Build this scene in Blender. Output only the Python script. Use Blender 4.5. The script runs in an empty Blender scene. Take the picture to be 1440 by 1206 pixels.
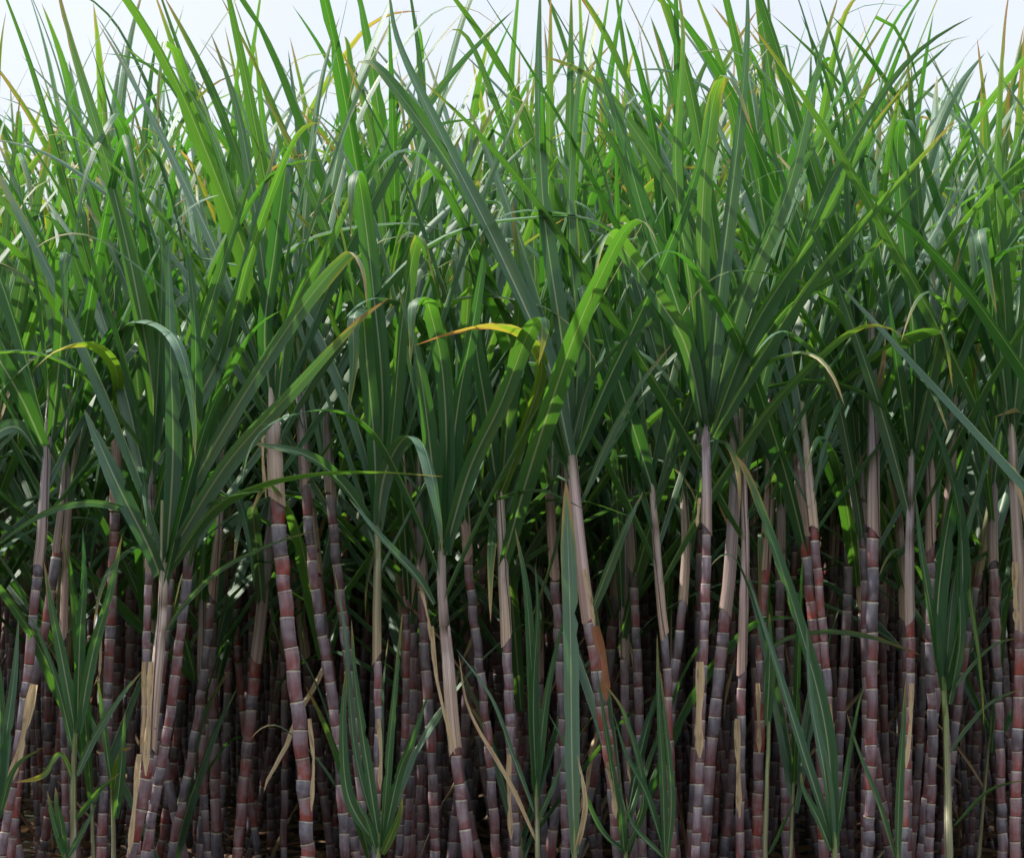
import bpy, math, random
from mathutils import Vector, Matrix, noise
R = math.radians
rnd = random.Random(11)
C = bpy.context.scene
COL = C.collection

# ------------------------------------------------------------------ camera frame
D0, FPX, HZ, CZ = 4.5, 2492.0, 901.0, 0.9
def at(px, py, Y=0.0):
    d = D0 + Y
    return Vector(((px - 720) / FPX * d, Y, CZ + (HZ - py) / FPX * d))
def to_px(v):
    d = D0 + v.y
    return 720 + v.x * FPX / d, HZ - (v.z - CZ) * FPX / d

cam = bpy.data.cameras.new('camera'); co = bpy.data.objects.new('camera', cam); COL.objects.link(co)
co.location = (0, -D0, CZ); co.rotation_euler = (R(90), 0, 0)
cam.sensor_width = 36; cam.lens = FPX / 1440 * 36; cam.shift_y = (HZ - 603) / 1440
cam.clip_end = 3000; cam.clip_start = 0.05
cam.dof.use_dof = True; cam.dof.focus_distance = 4.55; cam.dof.aperture_fstop = 9
C.camera = co

# ------------------------------------------------------------------ materials
class NT:
    def __init__(s, name):
        s.m = bpy.data.materials.new(name); s.m.use_nodes = True
        s.t = s.m.node_tree; s.t.nodes.clear()
    def n(s, typ, **kw):
        nd = s.t.nodes.new(typ)
        for k, v in kw.items():
            if k.startswith('i_'):
                key = k[2:]; key = int(key) if key.isdigit() else key.replace('_', ' ')
                if isinstance(v, bpy.types.NodeSocket): s.t.links.new(v, nd.inputs[key])
                else: nd.inputs[key].default_value = v
            else: setattr(nd, k, v)
        return nd
    def math(s, op, a, b=None, c=None, clamp=False):
        nd = s.t.nodes.new('ShaderNodeMath'); nd.operation = op; nd.use_clamp = clamp
        for i, v in enumerate((a, b, c)):
            if v is None: continue
            if isinstance(v, bpy.types.NodeSocket): s.t.links.new(v, nd.inputs[i])
            else: nd.inputs[i].default_value = v
        return nd.outputs[0]
    def mix(s, f, a, b, blend='MIX'):
        nd = s.t.nodes.new('ShaderNodeMix'); nd.data_type = 'RGBA'; nd.blend_type = blend
        for i, v in ((0, f), (6, a), (7, b)):
            if isinstance(v, bpy.types.NodeSocket): s.t.links.new(v, nd.inputs[i])
            else: nd.inputs[i].default_value = v if i == 0 else (*v, 1)
        return nd.outputs[2]
    def sm(s, v, a, b):
        nd = s.n('ShaderNodeMapRange', interpolation_type='SMOOTHSTEP')
        s.t.links.new(v, nd.inputs[0]); nd.inputs[1].default_value = a; nd.inputs[2].default_value = b
        return nd.outputs[0]
    def ramp(s, f, stops):
        nd = s.t.nodes.new('ShaderNodeValToRGB'); s.t.links.new(f, nd.inputs[0])
        e = nd.color_ramp.elements
        while len(e) < len(stops): e.new(0.5)
        for el, (p, c) in zip(e, stops): el.position = p; el.color = (*c, 1)
        return nd.outputs[0]
    def out(s, sh):
        o = s.t.nodes.new('ShaderNodeOutputMaterial'); s.t.links.new(sh, o.inputs[0]); return s.m

def uvs(k):
    uv = k.n('ShaderNodeUVMap'); sp = k.n('ShaderNodeSeparateXYZ', i_0=uv.outputs[0])
    return uv.outputs[0], sp.outputs[0], sp.outputs[1]
def stretch_noise(k, uv, sx, sy, rz, scale=1.0, detail=3.0):
    mp = k.n('ShaderNodeMapping', i_0=uv); mp.inputs['Scale'].default_value = (sx, sy, 1)
    nz = k.n('ShaderNodeTexNoise', noise_dimensions='4D', i_Vector=mp.outputs[0], i_W=rz, i_Scale=scale, i_Detail=detail)
    return nz.outputs[0]

def leaf_material(name, ga, gb, tra, trb, yellow=0.0, tipbrown=0.93, trans=0.42):
    k = NT(name); uv, u, v = uvs(k)
    oi = k.n('ShaderNodeObjectInfo').outputs['Random']
    geo = k.n('ShaderNodeNewGeometry')
    rpi = k.math('FRACT', k.math('ADD', oi, geo.outputs['Random Per Island']))
    w = k.math('MULTIPLY', rpi, 37.0)
    vein = stretch_noise(k, uv, 46, 1.6, w)
    blot = stretch_noise(k, uv, 2.0, 5.0, w)
    fine = stretch_noise(k, uv, 9, 30.0, w)
    base = k.mix(rpi, ga, gb)
    base = k.mix(k.sm(vein, .3, .7), k.mix(1.0, base, (.72, .75, .72), 'MULTIPLY'), k.mix(1.0, base, (1.22, 1.2, 1.3), 'MULTIPLY'))
    base = k.mix(k.math('MULTIPLY', k.sm(blot, .52, .75), .45), base, (0.16, 0.22, 0.045))
    tcol = k.mix(rpi, tra, trb)
    tcol = k.mix(k.sm(vein, .3, .7), k.mix(1.0, tcol, (.8, .8, .8), 'MULTIPLY'), tcol)
    # pale midrib narrowing to the tip
    du = k.math('ABSOLUTE', k.math('SUBTRACT', u, .5))
    wid = k.math('MULTIPLY', k.math('SUBTRACT', 1.05, v), .09)
    rib = k.math('SUBTRACT', 1.0, k.math('DIVIDE', du, wid), clamp=True)
    rib = k.sm(rib, .0, .6)
    base = k.mix(k.math('MULTIPLY', rib, .9), base, (0.46, 0.53, 0.33))
    tcol = k.mix(k.math('MULTIPLY', rib, .6), tcol, (0.30, 0.40, 0.10))
    # yellow towards margins and tips, brown dry end
    edge = k.math('ADD', k.math('MULTIPLY', du, .35), k.math('MULTIPLY', v, 1.0))
    edge = k.math('ADD', edge, k.math('MULTIPLY', k.math('SUBTRACT', blot, .5), .5))
    edge = k.math('ADD', edge, k.math('MULTIPLY', k.math('SUBTRACT', rpi, .5), .28))
    ye = k.sm(edge, .97 - yellow, 1.22 - yellow)
    base = k.mix(ye, base, (0.42, 0.36, 0.06)); tcol = k.mix(ye, tcol, (0.55, 0.45, 0.05))
    br = k.sm(edge, tipbrown + .15, tipbrown + .24)
    base = k.mix(br, base, (0.40, 0.24, 0.11)); tcol = k.mix(br, tcol, (0.35, 0.15, 0.05))
    sp = k.math('MULTIPLY', k.sm(fine, .62, .7), k.sm(blot, .42, .6))
    base = k.mix(k.math('MULTIPLY', sp, .7), base, (0.2, 0.11, 0.045))
    bump = k.n('ShaderNodeBump', i_Strength=.35, i_Distance=.002, i_Height=vein)
    pr = k.n('ShaderNodeBsdfPrincipled', i_Base_Color=base, i_Roughness=.43, i_Normal=bump.outputs[0])
    pr.inputs['Specular IOR Level'].default_value = .5
    tr = k.n('ShaderNodeBsdfTranslucent', i_Color=tcol, i_Normal=bump.outputs[0])
    ms = k.n('ShaderNodeMixShader', i_0=trans); k.t.links.new(pr.outputs[0], ms.inputs[1]); k.t.links.new(tr.outputs[0], ms.inputs[2])
    return k.out(ms.outputs[0])

def stalk_material(name, red):
    k = NT(name); uv, u, v = uvs(k)
    oi = k.n('ShaderNodeObjectInfo').outputs['Random']
    geo = k.n('ShaderNodeNewGeometry')
    ro = k.math('FRACT', k.math('ADD', oi, geo.outputs['Random Per Island']))
    w = k.math('MULTIPLY', ro, 53.0)
    f = k.math('FRACT', v); idx = k.math('FLOOR', v)
    wn = k.n('ShaderNodeTexWhiteNoise', noise_dimensions='2D')
    cmb = k.n('ShaderNodeCombineXYZ', i_X=idx, i_Y=w); k.t.links.new(cmb.outputs[0], wn.inputs['Vector'])
    ri = wn.outputs[0]
    streak = stretch_noise(k, uv, 9, .9, w, 1.0, 4)
    mott = stretch_noise(k, uv, 3.5, 2.6, w, 1.0, 5)
    fd = k.math('ADD', f, k.math('MULTIPLY', k.math('SUBTRACT', mott, .5), .34))
    low = (0.20, 0.075, 0.085); mid = (0.20, 0.132, 0.160); hi = (0.29, 0.24, 0.285)
    a = k.ramp(fd, [(0.0, low), (.28, mid), (.68, hi), (.86, (0.39, .335, .375)), (.92, (.46, .42, .44)), (.96, (.62, .57, .55))])
    b = k.ramp(fd, [(0.0, (.34, .055, .035)), (.35, (.34, .085, .07)), (.7, (.32, .13, .13)), (.91, (.38, .23, .22)), (.965, (.60, .52, .48))])
    base = k.mix(k.math('ADD', k.math('MULTIPLY', ri, .5), red, clamp=True), a, b)
    g = k.ramp(fd, [(0.0, (.10, .06, .07)), (.5, (.17, .155, .19)), (.90, (.29, .275, .32)), (.96, (.62, .6, .6))])
    base = k.mix(k.sm(k.math('FRACT', k.math('ADD', ri, k.math('MULTIPLY', ro, 3.1))), .45, .9), base, g)
    base = k.mix(k.sm(streak, .35, .7), k.mix(1.0, base, (.7, .68, .7), 'MULTIPLY'), k.mix(1.0, base, (1.25, 1.22, 1.2), 'MULTIPLY'))
    wax = k.math('MULTIPLY', k.sm(mott, .46, .66), .5)
    base = k.mix(wax, base, (.33, .285, .32))
    brn = k.math('MULTIPLY', k.sm(stretch_noise(k, uv, 5, 5, w, 1.7, 4), .62, .7), .6)
    base = k.mix(brn, base, (.13, .065, .03))
    base = k.mix(k.math('MULTIPLY', k.math('FRACT', k.math('MULTIPLY', ri, 7.3)), .4), base, k.mix(1.0, base, (.45, .42, .45), 'MULTIPLY'))
    n1 = k.math('SUBTRACT', 1.0, k.sm(f, .02, .05)); n2 = k.sm(f, .955, .99)
    base = k.mix(k.math('MULTIPLY', n2, k.sm(mott, .3, .6)), base, (.44, .33, .20))
    base = k.mix(n1, base, (.075, .035, .022))
    rough = k.math('ADD', .38, k.math('MULTIPLY', mott, .3))
    bump = k.n('ShaderNodeBump', i_Strength=.3, i_Distance=.002, i_Height=streak)
    pr = k.n('ShaderNodeBsdfPrincipled', i_Base_Color=base, i_Roughness=rough, i_Normal=bump.outputs[0])
    return k.out(pr.outputs[0])

def sheath_material(name, lo, mid, top):
    k = NT(name); uv, u, v = uvs(k)
    oi = k.n('ShaderNodeObjectInfo').outputs['Random']
    w = k.math('MULTIPLY', oi, 71.0)
    st = stretch_noise(k, uv, 13, 1.2, w, 1.0, 4); mo = stretch_noise(k, uv, 3, 4, w, 1.0, 4)
    vv = k.math('ADD', v, k.math('MULTIPLY', k.math('SUBTRACT', st, .5), .5))
    base = k.ramp(vv, [(0.0, lo), (.4, mid), (.62, mid), (.95, top)])
    base = k.mix(k.sm(st, .35, .68), k.mix(1.0, base, (.62, .58, .6), 'MULTIPLY'), k.mix(1.0, base, (1.2, 1.18, 1.12), 'MULTIPLY'))
    base = k.mix(k.math('MULTIPLY', k.sm(mo, .52, .7), .45), base, (.30, .20, .24))
    base = k.mix(k.math('MULTIPLY', k.sm(mo, .66, .73), .6), base, (.10, .05, .03))
    # overlapping margin of the sheath and thin ribs
    sx = k.math('ABSOLUTE', k.math('SUBTRACT', k.math('FRACT', k.math('ADD', u, k.math('MULTIPLY', v, .25))), k.math('FRACT', k.math('MULTIPLY', oi, 9.0))))
    base = k.mix(k.math('SUBTRACT', 1.0, k.sm(sx, .012, .03)), base, (.10, .065, .045))
    rib = stretch_noise(k, uv, 42, .6, w, 1.0, 2)
    base = k.mix(k.sm(rib, .5, .68), base, k.mix(1.0, base, (.58, .5, .52), 'MULTIPLY'))
    bump = k.n('ShaderNodeBump', i_Strength=.5, i_Distance=.002, i_Height=rib)
    pr = k.n('ShaderNodeBsdfPrincipled', i_Base_Color=base, i_Roughness=.55, i_Normal=bump.outputs[0])
    return k.out(pr.outputs[0])

def dry_material(name, a, b):
    k = NT(name); uv, u, v = uvs(k)
    oi = k.n('ShaderNodeObjectInfo').outputs['Random']
    geo = k.n('ShaderNodeNewGeometry')
    w = k.math('MULTIPLY', k.math('ADD', oi, geo.outputs['Random Per Island']), 31.0)
    st = stretch_noise(k, uv, 16, 1.2, w, 1.0, 4); mo = stretch_noise(k, uv, 2, 6, w, 1.0, 3)
    base = k.mix(k.sm(st, .3, .7), a, b)
    base = k.mix(k.math('MULTIPLY', k.sm(mo, .5, .7), .6), base, (.17, .085, .045))
    bump = k.n('ShaderNodeBump', i_Strength=.5, i_Distance=.002, i_Height=st)
    pr = k.n('ShaderNodeBsdfPrincipled', i_Base_Color=base, i_Roughness=.6, i_Normal=bump.outputs[0])
    tr = k.n('ShaderNodeBsdfTranslucent', i_Color=base)
    ms = k.n('ShaderNodeMixShader', i_0=.3); k.t.links.new(pr.outputs[0], ms.inputs[1]); k.t.links.new(tr.outputs[0], ms.inputs[2])
    return k.out(ms.outputs[0])

M_LEAF = leaf_material('cane_leaf_green', (.034, .108, .044), (.066, .158, .076), (.07, .27, .018), (.16, .38, .025))
M_BLUE = leaf_material('cane_leaf_bluish', (.072, .158, .092), (.125, .22, .145), (.07, .22, .03), (.12, .30, .04), trans=.27)
M_YEL = leaf_material('cane_leaf_yellowing', (.085, .17, .03), (.11, .2, .03), (.18, .40, .02), (.28, .48, .02), .25, .86)
M_STALK = stalk_material('cane_stalk_purple', .04)
M_RED = stalk_material('cane_stalk_red', .55)
M_SH = [sheath_material('sheath_cream', (.66, .50, .38), (.58, .48, .44), (.30, .36, .17)),
        sheath_material('sheath_mauve', (.50, .38, .33), (.40, .34, .38), (.28, .32, .20)),
        sheath_material('sheath_olive', (.40, .32, .20), (.30, .31, .17), (.19, .28, .08)),
        sheath_material('sheath_pink', (.60, .42, .35), (.52, .40, .40), (.28, .31, .17))]
M_DRY = dry_material('dry_leaf_tan', (.50, .34, .18), (.76, .60, .38))
M_DRY2 = dry_material('dry_leaf_brown', (.20, .11, .06), (.36, .22, .13))
M_ORG = dry_material('dry_sheath_rust', (.26, .09, .04), (.40, .18, .08))

# ------------------------------------------------------------------ mesh helpers
def new_mesh(name, vs, fs, uv, mat):
    me = bpy.data.meshes.new(name); me.from_pydata([tuple(v) for v in vs], [], fs)
    l = me.uv_layers.new(name='UVMap')
    flat = []
    for p in me.polygons:
        for vi in p.vertices: flat += uv[vi] if not isinstance(uv, dict) else uv[vi]
    # per corner override for tube seams
    l.data.foreach_set('uv', flat)
    me.polygons.foreach_set('use_smooth', [True] * len(me.polygons))
    me.materials.append(mat); me.update()
    return me

def resample(pts, n):
    P = [Vector(p) for p in pts]
    P = [P[0] * 2 - P[1]] + P + [P[-1] * 2 - P[-2]]
    dense = []
    for i in range(1, len(P) - 2):
        for j in range(16):
            t = j / 16; a, b, c, d = P[i-1], P[i], P[i+1], P[i+2]
            dense.append(.5 * ((2*b) + (c-a)*t + (2*a-5*b+4*c-d)*t*t + (3*b-a-3*c+d)*t**3))
    dense.append(P[-2])
    L = [0]
    for i in range(1, len(dense)): L.append(L[-1] + (dense[i]-dense[i-1]).length)
    out = []; k = 0
    for i in range(n + 1):
        s = L[-1] * i / n
        while k < len(L) - 2 and L[k+1] < s: k += 1
        f = 0 if L[k+1] == L[k] else (s - L[k]) / (L[k+1] - L[k])
        out.append(dense[k].lerp(dense[k+1], min(1, max(0, f))))
    return out, L[-1]

def blade_width(t):
    a = .55 + .45 * min(1, t / .22) ** .8
    b = max(0.0, 1 - max(0, t - .42) / .58)
    return a * (b ** .72)

def ribbon(pts, W0, width, twist=0.0, vee=.35, wave=.0, seed=0.0, widthf=blade_width, across=4):
    """ribbon swept along pts with a rotation-minimising frame; returns verts, faces, uvs"""
    n = len(pts); vs, fs, uv = [], [], []
    T = [(pts[min(i+1, n-1)] - pts[max(i-1, 0)]).normalized() for i in range(n)]
    tr = random.Random(int(seed * 977) + n); torn = {}
    for _ in range(tr.choice((0, 1, 2, 3)) if across > 2 else 0):
        torn[(tr.randint(int(n * .3), n - 2), tr.choice((0, across)))] = tr.uniform(.35, .8)
    W = (W0 - T[0] * W0.dot(T[0])).normalized()
    for i in range(n):
        if i: W = (W - T[i] * W.dot(T[i])).normalized()
        t = i / (n - 1)
        Wt = Matrix.Rotation(twist * t, 3, T[i]) @ W
        N = Wt.cross(T[i])
        hw = width * .5 * widthf(t)
        vd = vee * (1.4 - t)
        for j in range(across + 1):
            u = j / across; s = 2 * u - 1
            edge = abs(s)
            off = hw * vd * edge * .8
            off += wave * edge * (noise.noise(Vector((seed + s * 3, t * 7, 1.7)))) * hw
            vs.append(pts[i] + Wt * (hw * s * (1 - .12 * vd) * torn.get((i, j), 1)) + N * off)
            uv.append((u, t))
    for i in range(n - 1):
        for j in range(across):
            a = i * (across + 1) + j
            fs.append((a, a + 1, a + across + 2, a + across + 1))
    return vs, fs, uv

def tube(pts, radii, vcoord, sides=12, T=None):
    n = len(pts); vs, fs, uv = [], [], []
    T = [(pts[min(i+1, n-1)] - pts[max(i-1, 0)]).normalized() for i in range(n)]
    X = (Vector((1, 0, 0)) - T[0] * T[0].x).normalized()
    for i in range(n):
        X = (X - T[i] * X.dot(T[i])).normalized(); Y = T[i].cross(X)
        for j in range(sides + 1):
            a = 2 * math.pi * j / sides
            vs.append(pts[i] + (X * math.cos(a) + Y * math.sin(a)) * radii[i]); uv.append((j / sides, vcoord[i]))
    for i in range(n - 1):
        for j in range(sides):
            a = i * (sides + 1) + j
            fs.append((a, a + 1, a + sides + 2, a + sides + 1))
    return vs, fs, uv

def link(name, me, parent=None, loc=(0, 0, 0)):
    o = bpy.data.objects.new(name, me); COL.objects.link(o); o.location = loc
    if parent is not None: o.parent = parent
    return o
def root_at(name, loc, label, cat, group):
    o = bpy.data.objects.new(name, None); COL.objects.link(o); o.location = loc
    o.empty_display_size = .1
    o['label'] = label; o['category'] = cat; o['group'] = group
    return o

# ------------------------------------------------------------------ stalks
RINGS = (0.0, .025, .055, .14, .5, .84, .93, .965)
def stalk_geo(path, r, rg, inode=.07, rings=RINGS, sides=12):
    """jointed stalk along path from the ground up"""
    dense, L = resample(path, 60)
    def P(s):
        x = max(0, min(.99999, s / L)) * 60; i = int(x); return dense[i].lerp(dense[min(60, i+1)], x - i)
    pts, rad, vc = [], [], []
    s = 0; k = 0; v0 = rg.randrange(400)
    zx = rg.uniform(-1, 1); zy = rg.uniform(-1, 1)
    while s < L:
        il = inode * rg.uniform(.6, 1.45) * (0.8 + .35 * min(1, s / L * 1.6))
        side = 1 if k % 2 else -1
        rr = r * rg.uniform(.93, 1.06)
        for f in rings:
            q = s + f * il
            if q > L: break
            off = side * .0022 * math.sin(math.pi * f)
            shape = .93 + .055 * math.sin(math.pi * f) + .05 * f
            if f < .01: shape = .90
            elif f < .03: shape = .965
            elif f > .96: shape = 1.075
            elif f > .92: shape = 1.0
            pts.append(P(q) + Vector((zx * off, zy * off, 0))); rad.append(rr * shape); vc.append(v0 + k + f)
        s += il; k += 1
    return tube(pts, rad, vc, sides)

def sheath_geo(path, r, rg, layers=3, sides=12, topr=.62):
    """overlapping leaf sheaths round the upper stalk, bottom to top"""
    dense, L = resample(path, 40)
    def P(t):
        x = max(0, min(.99999, t)) * 40; i = int(x); return dense[i].lerp(dense[min(40, i+1)], x - i)
    pts, rad, vc = [], [], []
    cuts = sorted([0.0] + [rg.uniform(.25, .9) for _ in range(layers - 1)] + [1.0])
    th = 1.12
    for i in range(len(cuts) - 1):
        a, b = cuts[i], cuts[i+1]
        m = max(3, int((b - a) * 12))
        for j in range(m + 1):
            t = a + (b - a) * j / m * .999
            q = r * (1.0 + (topr - 1.0) * max(0, t - .2) / .8) * (th if j < m else th * .985)
            if j == 0: q *= 1.05
            pts.append(P(t) + Vector((rg.uniform(-1, 1), rg.uniform(-1, 1), 0)) * .0006); rad.append(q); vc.append(t)
        th *= .95
    vs, fs, uv = tube(pts, rad, vc, sides)
    d = (pts[0] - pts[1]).normalized(); ph = rg.uniform(0, 6.28)
    jag = [rg.uniform(0, .004) + .018 * (1 + math.sin(ph + 2 * math.pi * j / sides)) for j in range(sides)]
    jag.append(jag[0])
    for j in range(sides + 1): vs[j] = vs[j] + d * jag[j]
    return vs, fs, uv

# ------------------------------------------------------------------ leaf library (shared meshes)
def lib_path(kind, rg, L, n):
    """leaf growing from the origin in the x-z plane, leaning to +x"""
    th = R(rg.uniform(1, 7))
    if kind == 'up':      bend = [(0, 0), (.55, rg.uniform(2, 9)), (1, rg.uniform(6, 34))]
    elif kind == 'arch':  bend = [(0, 0), (.35, rg.uniform(8, 18)), (.7, rg.uniform(45, 85)), (1, rg.uniform(105, 160))]
    elif kind == 'fold':
        f = rg.uniform(.55, .8); bend = [(0, 0), (f, rg.uniform(6, 16)), (f + .07, rg.uniform(120, 150)), (1, 165)]
    else:                 bend = [(0, 0), (.4, rg.uniform(5, 12)), (.75, rg.uniform(18, 35)), (1, rg.uniform(60, 115))]
    sw = rg.uniform(-.25, .25)
    p = Vector((0, 0, 0)); pts = [p.copy()]
    for i in range(n):
        t = (i + .5) / n
        for (a, va), (b, vb) in zip(bend, bend[1:]):
            if a <= t <= b:
                k = (t - a) / (b - a); k = k * k * (3 - 2 * k); ang = va + (vb - va) * k; break
        A = th + R(ang)
        p = p + Vector((math.sin(A), math.sin(A) * sw * t, math.cos(A))) * (L / n); pts.append(p.copy())
    return pts
def lib_leaf(kind, rg, n=26, across=4, mat=None):
    L = rg.uniform(1.0, 1.45) if kind != 'young' else rg.uniform(.5, .8)
    if kind == 'young': kind = rg.choice(['up', 'lean'])
    pts = lib_path(kind, rg, L, n)
    tw = rg.uniform(-1.3, 1.3) if kind in ('up', 'lean') else rg.uniform(-.3, .3)
    return ribbon(pts, Vector((0, 1, 0)), rg.uniform(.032, .058), tw, rg.uniform(.4, .85), rg.uniform(.1, .3), rg.random() * 50, across=across)
LIB = {}
lr = random.Random(5)
for kind, cnt in (('up', 26), ('lean', 22), ('arch', 14), ('fold', 16), ('young', 12)):
    LIB[kind] = []
    for i in range(cnt):
        mat = M_BLUE if lr.random() < .26 else M_LEAF
        if lr.random() < .04: mat = M_YEL
        LIB[kind].append(new_mesh('leaf', *lib_leaf(kind, lr), mat))
def dry_geo(rg, L, w, n=12):
    p = Vector((0, 0, 0)); pts = [p.copy()]; a = R(rg.uniform(120, 165)); da = rg.uniform(.0, .05)
    for i in range(n):
        a = min(math.pi * .99, a + da); p = p + Vector((math.sin(a), rg.uniform(-.12, .12), math.cos(a))) * (L / n); pts.append(p.copy())
    return ribbon(pts, Vector((0, 1, 0)), w, rg.uniform(-2.5, 2.5), .8, .8, rg.random() * 50, widthf=lambda t: (.7 + .3 * min(1, t * 4)) * max(0, 1 - t) ** .35)
DRYLIB = [new_mesh('dry_leaf', *dry_geo(lr, lr.uniform(.2, .55), lr.uniform(.010, .024)), M_DRY if lr.random() < .6 else M_DRY2) for _ in range(14)]

def put_leaf(parent, kind, world, az, tilt, scale, rg, spin=0.0):
    me = rg.choice(LIB[kind])
    if me.materials[0] == M_YEL and world[1] < 1.2: me = next(m for m in LIB[kind] if m.materials[0] == M_LEAF)
    o = link('leaf', me, parent, Vector(world) - parent.location)
    o.rotation_euler = (Matrix.Rotation(az, 3, 'Z') @ Matrix.Rotation(tilt, 3, 'Y')).to_euler()
    o.scale = (scale, scale * rg.uniform(.85, 1.15), scale)
    return o

def crown(parent, top, axis, span, n, rg, scale=1.0, plane=None, spread=1.0, droop=.34, low=0):
    """two-ranked leaves along the top of the sheath, old ones low and wide, young ones upright"""
    pl = rg.uniform(0, math.pi) if plane is None else plane
    for i in range(n):
        t = i / max(1, n - 1)                       # 0 lowest, 1 youngest
        pos = top - axis * span * (1 - t) * .9
        az = pl + (math.pi if i % 2 else 0) + rg.gauss(0, .42)
        tilt = R((22 * (1 - t) ** 1.1 + 2 + rg.uniform(-3, 7)) * spread)
        q = rg.random()
        if t > .6: kind = 'up' if q < .75 else ('lean' if q < .92 else 'fold')
        elif q < droop: kind = 'arch' if q < droop * .45 else 'fold'
        elif q < .62: kind = 'lean'
        else: kind = 'up'
        sc = scale * (rg.uniform(.8, 1.12) if t < .85 else rg.uniform(.6, .85))
        put_leaf(parent, kind, pos, az, tilt, sc, rg)
    for i in range(low):                            # older leaves hanging wide below the crown
        pos = top - axis * (span * .9 + rg.uniform(.0, .42))
        put_leaf(parent, rg.choice(('arch', 'lean', 'arch', 'fold')), pos, rg.uniform(0, 6.28), R(rg.uniform(18, 50)), scale * rg.uniform(.65, 1.0), rg)

# ------------------------------------------------------------------ traced canes of the front
VIEW = Vector((0, -1, 0))
def traced_leaf(parent, pts, w, roll=15, Y=0.0, mat=None, twist=0, vee=.6, name='leaf', label=None, wf=blade_width, n=34, out=.12):
    P = []
    for i, p in enumerate(pts):
        dy = p[2] if len(p) > 2 else 0
        P.append(at(p[0], p[1], Y + dy - out * min(1, i / max(1, len(pts) - 1) * 1.5)))
    pk = max(range(len(P)), key=lambda i: P[i].z)
    if wf is blade_width and 0 < pk < len(P) - 1 and P[pk].z - P[-1].z > .05: wf = fold_w
    P, L = resample(P, n)
    T0 = (P[1] - P[0]).normalized()
    W = T0.cross(VIEW).normalized()
    W = Matrix.Rotation(R(roll), 3, T0) @ W
    vs, fs, uv = ribbon(P, W, w, R(twist), vee, .18, len(pts) + pts[0][0] * .1, widthf=wf)
    base = parent.location
    o = link(name, new_mesh(name, [v - base for v in vs], fs, uv, mat or M_LEAF), parent)
    if label: o['label'] = label
    return o

def fold_w(t): return (.6 + .4 * min(1, t / .2)) * (1 if t < .72 else ((1 - t) / .28) ** .8)
def strip_w(t): return (.8 + .2 * math.sin(t * 9)) * (1 if t < .85 else (1 - t) / .15 * .8 + .2)

front_refs = []
def cane(label, pts, wpx, y_sheath, Y=0.0, sheath=0, red=0, fan=8, plane=None, spread=1.0, scale=.95, leaves=(), dry=(), il=.066, short=None, seed=None, droop=.34):
    """pts from the crown down to the foot, in photo pixels at depth Y"""
    rg = random.Random(seed if seed is not None else int(pts[0][0] * 7 + pts[0][1]))
    W = [at(p[0], p[1], Y + (p[2] if len(p) > 2 else 0)) for p in pts]
    d = (W[-1] - W[-2]).normalized()
    if d.z > -.5: d = Vector((0, 0, -1))
    if W[-1].z > 0:
        tt = (W[-1].z + .03) / -d.z
        W.append(W[-1] + Vector((d.x * .7, 0, d.z)) * tt)
    foot = W[-1].copy(); foot.z = 0
    rt = root_at('sugarcane', foot, label, 'sugarcane', 'sugarcane stalks of the front row')
    r = wpx * (D0 + Y) / FPX / 2
    path = list(reversed([w - foot for w in W]))
    # sheath between y_sheath and the crown
    sp = []
    dn, _ = resample(path, 80)
    zc = at(0, y_sheath, Y).z
    sp = [p for p in dn if p.z >= zc]
    top = sp[-1] if sp else dn[-1]
    ax = (dn[-1] - dn[-6]).normalized()
    if len(sp) < 4: sp = dn[-8:]
    ext = sp[-1] + ax * .12
    r *= rg.uniform(.72, .84)
    low = [p for p in dn if p.z < zc + .05][::4] + [next((p for p in dn if p.z >= zc + .05), dn[-1])]
    link('stalk', new_mesh('stalk', *stalk_geo(low, r, rg, il * .80), M_RED if red else M_STALK), rt)
    link('sheath', new_mesh('sheath', *sheath_geo(sp[::max(1, len(sp)//8)] + [sp[-1] + ax * .02, ext], r, rg), M_SH[sheath]), rt)
    if fan:
        crown(rt, foot + top + ax * .10, ax, min(.38, .14 + .03 * fan), fan, rg, scale, plane, spread, droop)
    for lf in leaves:
        kw = dict(lf[2]) if len(lf) > 2 else {}
        traced_leaf(rt, lf[0], lf[1], Y=Y + kw.pop('dY', 0), **kw)
    for dl in dry:
        kw = dict(dl[2]) if len(dl) > 2 else {}
        kw.setdefault('mat', M_DRY); kw.setdefault('out', .01); kw.setdefault('wf', strip_w); kw.setdefault('n', 16); kw.setdefault('vee', .7)
        traced_leaf(rt, dl[0], dl[1], name='dry_leaf', Y=Y + kw.pop('dY', -.03), **kw)
    front_refs.append((pts, Y, short or label, rt))
    return rt

P0 = 0.0    # fan plane across the picture
B = dict(mat=M_BLUE)
def K(**k): return k

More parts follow.
